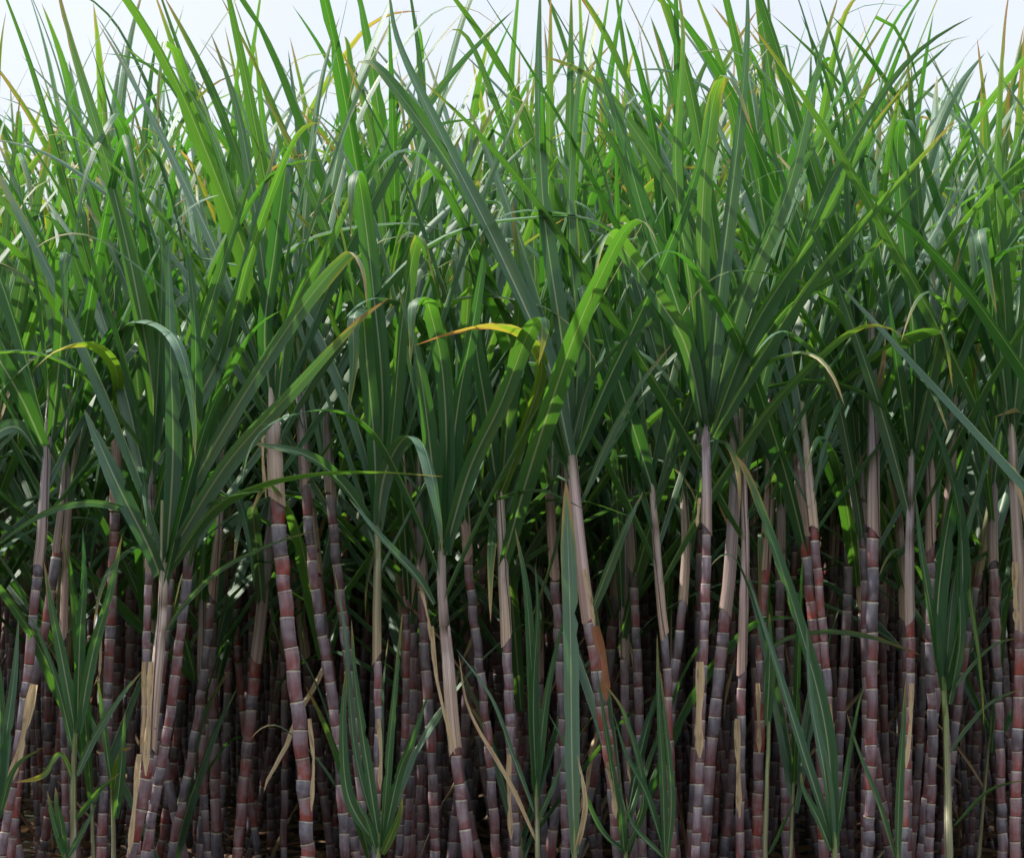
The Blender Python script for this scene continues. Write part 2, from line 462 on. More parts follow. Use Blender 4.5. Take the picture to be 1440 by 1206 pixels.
cane('slim mauve cane at the far left edge with a tan husk flap near its foot',
     [(68, 600), (58, 760), (48, 850), (40, 940), (20, 1090), (2, 1206)], 18, 800, .10, 1, fan=9, plane=.3, spread=1.1,
     leaves=[([(66, 640), (30, 560), (-30, 450), (-80, 300)], .05, K(roll=25)),
             ([(60, 650), (20, 600), (-40, 640), (-80, 700)], .04, K(roll=50, mat=M_BLUE)),
             ([(72, 620), (84, 500), (88, 420), (88, 362), (94, 356, -.04), (90, 372, -.06), (93, 450, -.07)], .036, K(roll=5, out=.3))],
     dry=[([(50, 962), (40, 1010), (26, 1068), (10, 1105)], .030, K(roll=10))], short='the leftmost slim mauve cane')
cane('purple cane crossing behind the leftmost one with short red joints',
     [(97, 612), (90, 700), (78, 790), (64, 880), (52, 940), (30, 1060), (15, 1206)], 17, 765, .22, 1, red=1, fan=8, plane=2.8,
     leaves=[([(165, 600), (163, 520), (130, 482), (80, 492), (44, 522)], .034, K(roll=30, mat=M_YEL, out=.45, label='thin arching leaf yellow towards its tip')),
             ([(97, 630), (130, 520), (200, 400), (240, 330)], .042, K(roll=30))], short='the crossing red jointed cane')
cane('thin cane with a pinkish husk strip standing behind the left green shoot',
     [(112, 590), (98, 700), (90, 860), (88, 960), (90, 1060), (94, 1206)], 14, 885, .38, 3, fan=8)
cane('reddish cane with a long pink sheath beside the drooping pale leaf',
     [(161, 500), (164, 620), (161, 740), (156, 870), (151, 980), (142, 1206)], 19, 705, .30, 3, red=1, fan=9, spread=.9,
     leaves=[([(160, 600), (160, 500), (178, 456), (215, 452), (250, 482), (270, 560), (275, 650)], .036, K(roll=22, mat=M_BLUE, out=.55, label='drooping pale leaf with a browned tip'))],
     dry=[([(141, 868), (142, 910), (140, 950)], .012)], short='the reddish cane by the drooping pale leaf')
cane('slender cane with white powdery joints left of the thick pale sheath',
     [(212, 640), (211, 760), (207, 860), (205, 960), (202, 1060), (192, 1206)], 15, 795, .02, 1, fan=6, plane=P0, spread=.8,
     leaves=[([(210, 790), (190, 728), (130, 706), (60, 722), (-12, 772)], .020, K(roll=35, mat=M_BLUE, out=.3)),
             ([(213, 680), (215, 560), (190, 400), (150, 230), (100, 60), (75, -40)], .046, K(roll=20)),
             ([(214, 660), (222, 520), (228, 380), (222, 250)], .040, K(roll=55, mat=M_BLUE)),
             ([(220, 650), (300, 520), (345, 380), (380, 235), (388, 200)], .046, K(roll=20, mat=M_BLUE, dY=-.04))],
     dry=[([(204, 930), (203, 1000), (200, 1070)], .016), ([(196, 1090), (190, 1160), (180, 1206)], .014)],
     short='the slender cane with powdery joints')
cane('thick cane wrapped in a long pale sheath that ends in orange tan husk',
     [(230, 770), (229, 850), (220, 950), (212, 1040), (200, 1130), (185, 1206)], 20, 1040, -.03, 0, red=1, fan=3, plane=P0, spread=.7,
     leaves=[([(224, 806), (205, 760), (165, 680), (118, 575)], .046, K(roll=12, mat=M_BLUE, wf=lambda t: (.75 + .25 * math.sin(t * 3)) * max(0, 1 - max(0, t - .6) / .4) ** .6)),
             ([(234, 790), (243, 640), (240, 500), (236, 330)], .046, K(roll=25, mat=M_BLUE)),
             ([(236, 790), (268, 650), (275, 480), (262, 320)], .04, K(roll=35)),
             ([(238, 800), (300, 715), (370, 678), (450, 664), (540, 663), (626, 670)], .036, K(roll=55, out=.25)),
             ([(233, 885), (262, 845), (310, 800), (380, 765), (455, 742)], .016, K(roll=40, mat=M_BLUE, dY=-.03)),
             ([(238, 780), (320, 650), (420, 540), (500, 455), (548, 418)], .050, K(roll=35, mat=M_BLUE, out=.32)),
             ([(240, 745), (290, 645), (365, 520), (430, 425), (484, 362), (500, 358, -.03), (512, 385, -.05), (516, 432, -.06)], .040, K(roll=30, mat=M_BLUE, out=.3))],
     dry=[([(214, 930), (210, 1010), (205, 1090)], .020, K(mat=M_DRY, dY=-.045)), ([(197, 1060), (190, 1130), (182, 1200)], .018)],
     short='the thick pale sheathed cane')
cane('purple cane leaning left at its foot just right of the pale sheathed one',
     [(276, 640), (270, 740), (261, 830), (250, 920), (240, 1000), (224, 1090), (204, 1206)], 19, 760, .08, 3, fan=8, plane=.2,
     leaves=[([(264, 800), (288, 716), (335, 694), (412, 689)], .018, K(roll=35, mat=M_BLUE, out=.3))],
     short='the left leaning purple cane')
cane('pink sheathed cane squeezed behind the thick pale sheathed cane',
     [(252, 600), (248, 700), (240, 800), (232, 900), (222, 1000), (210, 1206)], 16, 800, .28, 3, fan=8)
cane('thin shadowed cane with a dark pinkish sheath inside the left gap',
     [(314, 640), (306, 760), (296, 860), (285, 960), (262, 1100), (240, 1206)], 15, 830, .65, 3, fan=8)
cane('thickest cane left of centre with bright red joints and a broad cream collar',
     [(383, 540), (386, 640), (392, 740), (400, 830), (411, 930), (424, 1050), (433, 1206)], 25, 695, .00, 0, red=1, fan=10, plane=.15, spread=1.0,
     leaves=[([(384, 590), (372, 470), (385, 360), (402, 236), (408, 228, -.04), (404, 290, -.07)], .04, K(roll=8)),
             ([(388, 590), (410, 440), (470, 330), (500, 250)], .042, K(roll=30))],
     dry=[([(436, 1010), (441, 1070), (438, 1140)], .014), ([(372, 580), (370, 640), (374, 700)], .012)],
     il=.062, short='the thick red jointed cane')
cane('slim purple cane, first one right of the thick red jointed cane',
     [(420, 540), (428, 660), (437, 770), (449, 870), (464, 960), (476, 1060), (486, 1206)], 18, 680, .14, 1, fan=9, plane=.5,
     short='the slim purple cane')
cane('dull purple cane, second one right of the thick red jointed cane',
     [(459, 590), (465, 690), (474, 800), (485, 890), (496, 1000), (507, 1110), (514, 1206)], 17, 690, .26, 1, fan=9, plane=2.6)
cane('upright cane with a long olive sheath above banded purple joints',
     [(530, 700), (531, 800), (530, 900), (532, 1000), (531, 1100), (529, 1206)], 15, 920, -.02, 2, fan=6, plane=P0, spread=.75,
     leaves=[([(530, 745), (540, 670), (566, 618), (592, 620, -.03), (608, 670, -.05), (618, 730, -.06), (622, 775, -.06)], .046, K(roll=15, mat=M_BLUE, out=.2)),
             ([(530, 740), (526, 620), (516, 510), (511, 446), (506, 434, -.05), (497, 450, -.09), (497, 510, -.1), (490, 580, -.1)], .042, K(roll=6, out=.22)),
             ([(532, 730), (538, 560), (524, 400), (508, 270), (500, 240, -.02), (494, 262, -.06), (493, 330, -.07)], .046, K(roll=10)),
             ([(533, 740), (552, 600), (566, 450), (590, 330), (612, 400, -.05)], .04, K(roll=35)),
             ([(527, 745), (480, 680), (430, 640), (340, 620)], .036, K(roll=40))],
     dry=[([(533, 1010), (536, 1060), (534, 1110)], .014)], short='the upright olive sheathed cane')
cane('cane in a wide cream sheath that slants right down to clean purple joints',
     [(622, 760), (621, 830), (630, 930), (638, 1030), (647, 1110), (658, 1206)], 22, 1055, -.04, 0, fan=5, plane=P0, spread=.8,
     leaves=[([(624, 775), (628, 640), (622, 520), (605, 438), (596, 421, -.03), (580, 424, -.07), (578, 470, -.08), (577, 516, -.08)], .042, K(roll=12, out=.26)),
             ([(626, 775), (660, 660), (705, 565), (742, 470), (764, 446, -.03), (768, 462, -.05), (757, 515, -.05)], .046, K(roll=14, out=.26)),
             ([(618, 775), (606, 640), (590, 520), (560, 400)], .046, K(roll=20)),
             ([(628, 780), (640, 600), (668, 440), (690, 300)], .046, K(roll=25)),
             ([(610, 850), (585, 810), (540, 760), (490, 700)], .026, K(roll=40, mat=M_BLUE))],
     dry=[([(608, 880), (614, 950), (630, 1020), (640, 1060)], .014), ([(606, 900), (600, 860), (590, 820)], .010)],
     short='the wide cream sheathed cane')
cane('dark mottled cane in the shade left of the wide cream sheath',
     [(590, 700), (594, 820), (598, 930), (606, 1040), (612, 1206)], 19, 830, .45, 1, fan=8)
cane('shaded pinkish cane between the cream sheathed cane and the banded one',
     [(648, 640), (655, 740), (664, 850), (676, 950), (688, 1060), (698, 1206)], 17, 770, .32, 3, fan=9)
cane('cane with short crowded purple bands below a straw coloured sheath',
     [(703, 690), (707, 790), (711, 880), (716, 980), (720, 1090), (726, 1206)], 17, 892, .03, 0, fan=6, plane=P0, spread=.9,
     leaves=[([(702, 700), (735, 610), (762, 520), (745, 476), (700, 456, -.03), (640, 466, -.05), (582, 486, -.06)], .032, K(roll=14, mat=M_YEL, out=.3, label='yellow green leaf arching over to an orange tip')),
             ([(700, 700), (684, 580), (668, 460), (680, 330)], .046, K(roll=20)),
             ([(704, 700), (716, 560), (730, 420), (720, 280)], .048, K(roll=30)),
             ([(714, 720), (742, 640), (776, 590), (800, 560)], .018, K(roll=30, mat=M_BLUE)),
             ([(698, 700), (730, 690), (770, 690), (830, 720)], .020, K(roll=60, mat=M_BLUE, dY=-.05))],
     dry=[([(717, 1060), (716, 1110), (719, 1180)], .016)], il=.052, short='the straw sheathed banded cane')
cane('dim pinkish cane behind the broad upright green blade',
     [(763, 590), (773, 700), (779, 800), (785, 900), (791, 1010), (796, 1206)], 17, 800, .34, 3, fan=9)
cane('knobbly red brown cane bending right under a thick pink sheath',
     [(804, 640), (812, 730), (822, 830), (836, 920), (847, 1000), (859, 1080), (870, 1206)], 22, 862, -.06, 3, red=1, fan=4, plane=P0, spread=.7,
     leaves=[([(802, 640), (770, 510), (700, 350), (620, 190), (560, 60), (545, -30)], .05, K(roll=32, mat=M_BLUE, dY=-.03)),
             ([(800, 650), (745, 450), (655, 270), (560, 130), (510, 85, .02), (488, 150, .03)], .046, K(roll=25)),
             ([(806, 640), (790, 480), (765, 300), (757, 120), (760, -30)], .044, K(roll=20, mat=M_BLUE)),
             ([(806, 630), (812, 480), (800, 300), (812, 120), (830, 10)], .044, K(roll=50, mat=M_BLUE)),
             ([(810, 640), (850, 545), (905, 430), (960, 300), (990, 200), (1000, 128)], .044, K(roll=35, dY=-.05)),
             ([(822, 695), (855, 620), (900, 540), (946, 482)], .022, K(roll=25, mat=M_BLUE, dY=-.04)),
             ([(800, 640), (830, 535), (875, 482), (920, 452)], .022, K(roll=30, mat=M_BLUE)),
             ([(812, 640), (830, 520), (820, 420), (818, 402, -.02), (824, 440, -.05), (826, 480, -.05)], .026, K(roll=8)),
             ([(832, 860), (855, 800), (880, 740), (905, 690)], .030, K(roll=30, mat=M_BLUE))],
     dry=[([(838, 880), (850, 930), (853, 985)], .028, K(mat=M_ORG, dY=-.045, roll=20)), ([(822, 800), (830, 840), (836, 880)], .012), ([(856, 1070), (862, 1110), (866, 1150)], .016)],
     il=.05, short='the knobbly red brown cane')
cane('even red cane with long joints standing left of the central leaf fan',
     [(917, 690), (922, 750), (930, 850), (938, 940), (942, 1050), (946, 1206)], 16, 890, .05, 0, red=1, fan=8, plane=P0, spread=.9,
     leaves=[([(918, 690), (890, 600), (860, 500), (830, 380)], .044, K(roll=20)),
             ([(922, 695), (950, 600), (985, 520), (1010, 430)], .02, K(roll=40, mat=M_BLUE))],
     il=.085, short='the even red cane')
cane('leaning cane that crosses behind the even red one from upper right',
     [(958, 660), (964, 740), (962, 830), (953, 910), (944, 1000), (934, 1206)], 16, 850, .25, 0, fan=8)
cane('straight cane under the big central fan with a smooth grey mauve collar',
     [(992, 600), (994, 700), (993, 800), (990, 900), (986, 1000), (983, 1100), (978, 1206)], 18, 742, -.05, 1, fan=3, plane=P0, spread=.5,
     leaves=[([(990, 610), (965, 490), (925, 420), (884, 360), (860, 332), (848, 336, -.05), (838, 370, -.08), (831, 432, -.08)], .046, K(roll=18, out=.3, label='leaf folded over at a pale hanging tip')),
             ([(990, 600), (955, 440), (905, 300), (872, 180), (830, 60)], .048, K(roll=22)),
             ([(990, 600), (972, 420), (950, 240), (960, 60), (950, -40)], .044, K(roll=40)),
             ([(993, 600), (985, 420), (990, 250), (1006, 130), (1030, 110, -.05), (1060, 190, -.08)], .044, K(roll=20)),
             ([(995, 600), (1010, 420), (1035, 220), (1050, 60), (1050, -40)], .044, K(roll=25, mat=M_BLUE)),
             ([(997, 605), (1040, 430), (1110, 260), (1150, 90), (1180, -10)], .050, K(roll=38, mat=M_BLUE)),
             ([(1000, 610), (1060, 460), (1150, 320), (1215, 200), (1280, 110)], .052, K(roll=35, dY=-.04)),
             ([(1002, 615), (1070, 500), (1160, 370), (1260, 260), (1345, 165)], .044, K(roll=45, dY=-.07)),
             ([(998, 600), (1100, 440), (1190, 380), (1250, 330)], .044, K(roll=30))],
     dry=[([(984, 930), (984, 980), (982, 1020), (984, 1065)], .026, K(roll=0, label='torn straw yellow husk')), ([(984, 700), (980, 740)], .010)],
     il=.058, short='the cane under the big central fan')
cane('grey purple cane right of the central one, sheath fraying into straw strips',
     [(1031, 560), (1034, 660), (1028, 780), (1018, 880), (1008, 980), (998, 1080), (990, 1206)], 20, 860, .10, 1, fan=8, plane=.4)
cane('narrow cane with one bare straw strip down its lower left side',
     [(1044, 640), (1048, 760), (1046, 860), (1043, 960), (1042, 1080), (1040, 1206)], 15, 935, .04, 3, fan=7,
     dry=[([(1037, 1010), (1038, 1070), (1040, 1150)], .018)], short='the narrow straw striped cane')
cane('tall cane with a rusty streaked sheath between central and right canes',
     [(1078, 530), (1084, 640), (1078, 760), (1072, 860), (1069, 980), (1064, 1206)], 18, 800, .22, 3, red=1, fan=8, plane=P0, spread=1.1,
     leaves=[([(1080, 690), (1125, 610), (1200, 528), (1270, 478), (1318, 462), (1332, 480, -.02), (1340, 548, -.03)], .044, K(roll=25, out=.4)),
             ([(1072, 545), (1130, 534), (1190, 542), (1230, 562), (1262, 596)], .018, K(roll=45, dY=-.2)),
             ([(1082, 700), (1150, 560), (1240, 470), (1290, 455), (1322, 490)], .026, K(roll=40, dY=-.12))],
     dry=[([(1066, 960), (1067, 1010), (1068, 1060)], .014)], short='the rusty sheathed cane')
cane('reddish twin cane on the left of the pair that leans right',
     [(1122, 650), (1130, 740), (1138, 830), (1148, 930), (1153, 1040), (1158, 1206)], 18, 740, .12, 3, red=1, fan=8, plane=2.9, short='the leaning red pair')
cane('red twin cane on the right of the pair under a straw sheath',
     [(1134, 630), (1144, 740), (1153, 840), (1163, 960), (1169, 1080), (1175, 1206)], 17, 745, .05, 0, red=1, fan=7, plane=P0,
     dry=[([(1166, 990), (1170, 1050), (1172, 1110)], .016)])
cane('tall thick grey cane with a very long upright sheath, right of the pair',
     [(1226, 500), (1228, 620), (1228, 740), (1227, 860), (1226, 980), (1224, 1090), (1221, 1206)], 21, 745, .06, 1, fan=9, plane=.2,
     leaves=[([(1226, 560), (1240, 520), (1245, 470)], .02, K(mat=M_DRY))], short='the tall grey cane')
cane('thin blue grey cane pressed against the left of the tall grey one',
     [(1212, 700), (1215, 780), (1217, 880), (1218, 980), (1216, 1206)], 15, 740, .14, 1, fan=6)
cane('dark cane half hidden left of the tall grey cane',
     [(1196, 640), (1194, 760), (1190, 880), (1184, 980), (1180, 1060), (1172, 1206)], 17, 760, .42, 1, fan=8)
cane('slender cane with a grey lilac collar under the upright right hand fan',
     [(1282, 620), (1280, 720), (1279, 820), (1281, 920), (1277, 1040), (1270, 1206)], 15, 865, -.01, 1, red=1, fan=8, plane=P0, spread=.8,
     leaves=[([(1282, 640), (1286, 500), (1270, 330), (1262, 200), (1275, 165, -.04), (1300, 210, -.06)], .046, K(roll=18)),
             ([(1284, 640), (1310, 520), (1330, 440), (1350, 350)], .042, K(roll=30)),
             ([(1280, 640), (1262, 520), (1250, 420)], .038, K(roll=20))],
     dry=[([(1282, 960), (1280, 1020), (1274, 1080)], .014)], short='the lilac collared cane')
cane('purple cane with plain upper joints beside the bluish young shoot on the right',
     [(1308, 610), (1309, 720), (1308, 840), (1308, 950), (1312, 1040), (1306, 1206)], 16, 760, .18, 3, fan=8)
cane('pinkish sheathed cane half behind the wide upright leaves at the right',
     [(1344, 520), (1340, 620), (1332, 740), (1322, 860), (1316, 980), (1296, 1206)], 18, 790, .28, 3, fan=8)
cane('sturdy cane at the right edge with a torn orange straw sheath',
     [(1421, 580), (1427, 700), (1434, 820), (1434, 940), (1430, 1060), (1427, 1206)], 20, 885, -.02, 0, red=1, fan=8, plane=P0, spread=.9,
     leaves=[([(1420, 610), (1405, 480), (1390, 380), (1382, 330), (1376, 328, -.04), (1388, 380, -.07), (1402, 442, -.08)], .038, K(roll=8, out=.25)),
             ([(1424, 600), (1440, 440), (1450, 280), (1440, 268), (1430, 300)], .04, K(roll=12)),
             ([(1418, 600), (1412, 420), (1400, 250), (1410, 60), (1420, -20)], .044, K(roll=40))],
     dry=[([(1424, 655), (1436, 700), (1450, 760)], .016), ([(1427, 790), (1428, 850), (1430, 880)], .018)], short='the torn straw cane at the right')
cane('dark cane with knobbly joints left of the right edge cane',
     [(1398, 640), (1396, 760), (1400, 880), (1404, 990), (1410, 1206)], 17, 790, .40, 1, fan=8)
cane('shadowed purple cane in the gap left of the tall grey one',
     [(1100, 620), (1098, 760), (1096, 880), (1100, 1000), (1106, 1206)], 16, 790, .50, 1, fan=8)
cane('lean dusky cane between the knobbly red brown and the even red canes',
     [(880, 640), (888, 760), (894, 880), (898, 980), (904, 1206)], 15, 800, .48, 1, fan=8)

# ------------------------------------------------------------------ young shoots in front
def shoot(label, stem, wpx, Y, leaves, sheath=1):
    W = [at(p[0], p[1], Y) for p in stem]
    if W[-1].z > 0: W.append(Vector((W[-1].x, Y, -.02)))
    foot = W[-1].copy(); foot.z = 0
    rt = root_at('cane_shoot', foot, label, 'cane shoot', 'young cane shoots in front of the stalks')
    r = wpx * (D0 + Y) / FPX / 2
    rg = random.Random(int(stem[0][0]))
    p = [w - foot for w in reversed(W)]
    link('stem', new_mesh('stem', *sheath_geo(p, r * .85, rg, 3, 10, .6), M_SH[2]), rt)
    for lf in leaves:
        kw = dict(lf[2]) if len(lf) > 2 else {}
        kw.setdefault('out', .04); traced_leaf(rt, lf[0], lf[1] * .86, Y=Y, **kw)
shoot('bluish stemmed green shoot at the lower left with upright leaves', [(107, 1010), (104, 1070), (103, 1206)], 13, -.10,
      [([(106, 1030), (88, 930), (72, 850), (62, 790)], .034, K(roll=15)), ([(108, 1030), (112, 900), (118, 810), (116, 740)], .034, K(roll=25)),
       ([(110, 1030), (130, 920), (155, 830), (172, 750)], .034, K(roll=20)), ([(104, 1060), (80, 960), (50, 880), (30, 860)], .022, K(roll=30)),
       ([(108, 1090), (130, 1040), (165, 985), (202, 940)], .024, K(roll=25, mat=M_BLUE)), ([(107, 1150), (140, 1110), (170, 1085)], .02, K(roll=30)),
       ([(104, 1100), (84, 1060), (60, 1090), (20, 1100)], .016, K(roll=40, mat=M_YEL))])
shoot('broad bluish green blades rising at the extreme lower left corner', [(-6, 1120), (-8, 1206)], 12, -.12,
      [([(-4, 1150), (8, 1040), (20, 950), (26, 870)], .034, K(roll=20, mat=M_BLUE)), ([(-6, 1150), (0, 1000), (-10, 880)], .04, K(roll=20)),
       ([(-2, 1150), (20, 1080), (60, 1050)], .02, K(roll=30))])
shoot('small shoot with a bright lit leaf right of the lower left shoot', [(158, 1080), (160, 1206)], 9, .0,
      [([(158, 1110), (148, 1040), (138, 960), (134, 960)], .022, K(roll=30)), ([(160, 1110), (170, 1060), (185, 1050)], .03, K(roll=10, mat=M_YEL)),
       ([(162, 1150), (170, 1080), (176, 1000)], .03, K(roll=30))])
shoot('short white ribbed blade cluster at the lower left bottom edge', [(90, 1180), (92, 1206)], 10, -.16,
      [([(92, 1206), (86, 1160), (80, 1130), (78, 1105)], .026, K(roll=10)), ([(92, 1206), (75, 1150), (66, 1110)], .022, K(roll=15)),
       ([(94, 1206), (120, 1160), (135, 1130)], .02, K(roll=20, mat=M_BLUE))])
shoot('leafy green tuft under the upright olive sheathed cane', [(535, 1160), (532, 1206)], 12, -.14,
      [([(534, 1190), (520, 1100), (500, 960), (494, 870)], .030, K(roll=25)), ([(530, 1190), (490, 1120), (482, 1020), (488, 930)], .034, K(roll=15)),
       ([(538, 1190), (560, 1090), (580, 1040), (604, 970)], .030, K(roll=20)), ([(537, 1190), (545, 1080), (556, 960), (566, 860)], .026, K(roll=25)),
       ([(538, 1200), (560, 1150), (566, 1120)], .026, K(roll=10, mat=M_YEL)), ([(530, 1200), (515, 1150), (500, 1120)], .02, K(roll=30)),
       ([(536, 1195), (500, 1060), (486, 900), (470, 800)], .024, K(roll=40, mat=M_BLUE))])
shoot('green shoot with yellowish heart just left of the broad upright blade', [(753, 1090), (756, 1206)], 11, -.08,
      [([(752, 1110), (748, 960), (740, 830), (724, 740)], .040, K(roll=20)), ([(754, 1110), (768, 980), (790, 880), (800, 860)], .026, K(roll=20)),
       ([(754, 1120), (750, 980), (756, 860), (752, 790)], .028, K(roll=20)), ([(750, 1140), (720, 1060), (690, 980), (640, 910)], .018, K(roll=35, mat=M_BLUE)),
       ([(757, 1150), (775, 1110), (795, 1060)], .018, K(roll=20, mat=M_BLUE)), ([(752, 1180), (715, 1100), (660, 1000), (645, 920)], .018, K(roll=45, mat=M_DRY))])
shoot('broad upright green blade with a pale midrib left of the knobbly cane', [(806, 1130), (808, 1206)], 12, -.20,
      [([(808, 1200), (804, 1050), (802, 880), (798, 740), (796, 676)], .046, K(roll=5, mat=M_BLUE, wf=lambda t: min(1, .55 + t * 2) * max(0, 1 - max(0, t - .82) / .18) ** .6)),
       ([(808, 1200), (822, 1130), (812, 1060)], .02, K(roll=30, mat=M_DRY))])
shoot('thin dark green blades between the knobbly and the even red canes', [(876, 1170), (880, 1206)], 10, -.08,
      [([(878, 1190), (860, 1080), (845, 980), (838, 930)], .022, K(roll=30)), ([(878, 1200), (905, 1120), (880, 1010), (850, 960)], .026, K(roll=35)),
       ([(878, 1200), (874, 1150), (872, 1110)], .024, K(roll=10)), ([(880, 1200), (840, 1160), (800, 1060), (770, 1000)], .022, K(roll=40))])
shoot('narrow grassy blades hugging the foot of the even red cane', [(936, 1180), (936, 1206)], 10, -.12,
      [([(935, 1206), (932, 1100), (926, 980), (924, 890)], .024, K(roll=10)), ([(938, 1206), (944, 1120), (934, 1000), (928, 940)], .022, K(roll=20)),
       ([(936, 1206), (910, 1120), (880, 1060), (862, 1000)], .024, K(roll=40)), ([(934, 1206), (890, 1160), (880, 1120)], .018, K(roll=30))])
shoot('large leaning shoot whose long white ribbed blades spread left of the tall grey cane', [(1172, 1150), (1174, 1206)], 13, -.16,
      [([(1174, 1190), (1160, 1020), (1115, 850), (1060, 690), (1036, 640)], .050, K(roll=20, wf=lambda t: min(1, .5 + t * 2) * (1 - t) ** .3)),
       ([(1172, 1190), (1130, 1060), (1090, 930), (1052, 812)], .032, K(roll=20, mat=M_BLUE)),
       ([(1168, 1195), (1150, 1150), (1130, 1110), (1126, 1085)], .030, K(roll=20)),
       ([(1176, 1180), (1190, 1080), (1205, 1000), (1216, 960)], .020, K(roll=20)),
       ([(1172, 1190), (1160, 1090), (1140, 980), (1134, 880)], .034, K(roll=25, mat=M_BLUE))])
shoot('single bright green blade at the foot of the lilac collared cane', [(1262, 1190), (1262, 1206)], 9, -.15,
      [([(1262, 1206), (1264, 1120), (1270, 1020), (1274, 950)], .026, K(roll=5)), ([(1258, 1206), (1235, 1130), (1205, 1050), (1190, 1000)], .022, K(roll=35))])
shoot('bluish stemmed shoot at the right with wide upright leaves', [(1326, 950), (1331, 1040), (1334, 1206)], 15, -.06,
      [([(1326, 970), (1318, 860), (1340, 700), (1385, 560), (1400, 520)], .052, K(roll=20)), ([(1324, 970), (1312, 880), (1296, 780), (1286, 690)], .034, K(roll=20)),
       ([(1328, 970), (1352, 840), (1345, 700), (1300, 560)], .05, K(roll=30)), ([(1330, 980), (1370, 930), (1400, 905), (1436, 895)], .018, K(roll=35, mat=M_BLUE)),
       ([(1332, 1060), (1360, 1020), (1395, 985), (1445, 965)], .02, K(roll=35, mat=M_BLUE)), ([(1348, 700), (1362, 820), (1378, 930), (1384, 1020)], .018, K(roll=40, mat=M_YEL)),
       ([(1334, 990), (1350, 900), (1348, 800), (1350, 705)], .03, K(roll=30)), ([(1328, 960), (1345, 800), (1390, 640), (1420, 560)], .034, K(roll=25, mat=M_BLUE)),
       ([(1340, 1160), (1390, 1110), (1445, 1095)], .018, K(roll=40))])
shoot('low arching bluish blades over the foot of the leaning red pair', [(1082, 1000), (1076, 1206)], 10, .0,
      [([(1078, 1020), (1076, 950), (1092, 905), (1150, 888), (1220, 894), (1300, 922)], .020, K(roll=30, mat=M_BLUE, vee=.2)),
       ([(1078, 1020), (1082, 940), (1082, 860)], .034, K(roll=15)), ([(1080, 1200), (1110, 1140), (1120, 1120)], .016, K(roll=30))])

# ------------------------------------------------------------------ deeper canes
STL = []; SHL = []
vr = random.Random(77)
def auto_cane(x, y, lean, rg, nleaf, label, group, hi=None):
    H = hi or (rg.uniform(1.2, 1.65) if y < 1.7 else rg.uniform(1.3, 1.8)) + min(.38, .13 * y)
    r = rg.uniform(.0105, .0165)
    rt = root_at('sugarcane', (x, y, 0), label, 'sugarcane', group)
    lx, ly = lean
    path = []
    bend = rg.uniform(-.06, .06)
    for i in range(7):
        t = i / 6
        path.append(Vector((lx * t * (1.3 - .45 * t) + bend * math.sin(t * 3.1), ly * t * (1.3 - .45 * t), -.02 + (H + .02) * t)))
    sides = 12 if y < 1.4 else 8
    rings = RINGS if y < 1.4 else (0.0, .03, .5, .93, .97)
    dn, _ = resample(path, 40)
    k = int(40 * rg.uniform(.55, .8))
    link('stalk', new_mesh('stalk', *stalk_geo(dn[:k + 2:3] + [dn[k + 2]], r, rg, rg.uniform(.045, .085), rings, sides), M_RED if rg.random() < .15 else M_STALK), rt)
    ax = (dn[-1] - dn[-5]).normalized()
    link('sheath', new_mesh('sheath', *sheath_geo(dn[k::3] + [dn[-1] + ax * .12], r, rg, 3, sides), rg.choice(M_SH)), rt)
    top = Vector((x, y, 0)) + dn[-1] + ax * .12
    crown(rt, top, ax, .44, nleaf, rg, rg.uniform(.92, 1.12), low=(6 if y < 2.4 else 3))
    # a couple of old dead leaves hanging on the stalk
    for _ in range(rg.choice((0, 0, 1, 1, 2)) if y < 2.2 else rg.choice((0, 1, 1))):
        q = dn[rg.randint(8, 34)]
        o = link('dry_leaf', rg.choice(DRYLIB), rt, q); o.rotation_euler = (0, 0, rg.uniform(0, 6.28))
    return rt

def clumps(y0, y1, mx, step, rg):
    out = []; y = y0; row = 0
    while y < y1:
        hw = .289 * (D0 + y) + mx
        x = -hw + rg.uniform(0, step)
        while x < hw:
            out.append((x + rg.uniform(-.08, .08), y + rg.uniform(-.12, .12))); x += step * rg.uniform(.75, 1.25)
        y += rg.uniform(.30, .42); row += 1
    return out
spots = []
for cx, cy in clumps(.72, 6.0, .12, .42, vr):
    for k in range(vr.choice((1, 2, 2, 3) if cy < 1.5 else (3, 3, 4, 4))):
        a = vr.uniform(0, 6.28); rr = vr.uniform(.02, .12)
        x, y = cx + math.cos(a) * rr, cy + math.sin(a) * rr
        le = vr.uniform(.02, .26)
        spots.append((y, x, (math.cos(a) * le, math.sin(a) * le * .7)))
spots.sort()
N_IND = 300 - len(front_refs)
named = {}
def near_label(x, y, lean, rg):
    px, _ = to_px(Vector((x + lean[0] * .7, y, .8)))
    best = min((f for f in front_refs if f[2].startswith('the ')), key=lambda f: abs(f[0][len(f[0]) // 2][0] - px))
    side = 'left' if px < best[0][len(best[0]) // 2][0] else 'right'
    tilt = 'upright' if abs(lean[0]) < .06 else ('left leaning' if lean[0] < 0 else 'right leaning')
    for depth in ('just behind', 'close behind', 'further behind', 'deep behind', 'far behind', 'farthest behind'):
        l = f'{tilt} cane {depth} and {side} of {best[2]}'
        if l not in named: named[l] = 1; return l
    return None
G2 = 'shaded sugarcane stalks of the second rows'; G3 = 'dark sugarcane stalks deep in the field'
for i, (y, x, lean) in enumerate(spots[:N_IND]):
    rg = random.Random(1000 + i)
    lab, grp = None, G2
    if y < 1.35: lab = near_label(x, y, lean, rg)
    if lab is None: lab, grp = 'dark purple cane standing deep in the shade inside the field', G3
    auto_cane(x, y, lean, rg, 13 if y < 1.5 else 11, lab, grp)
rest = spots[N_IND:]

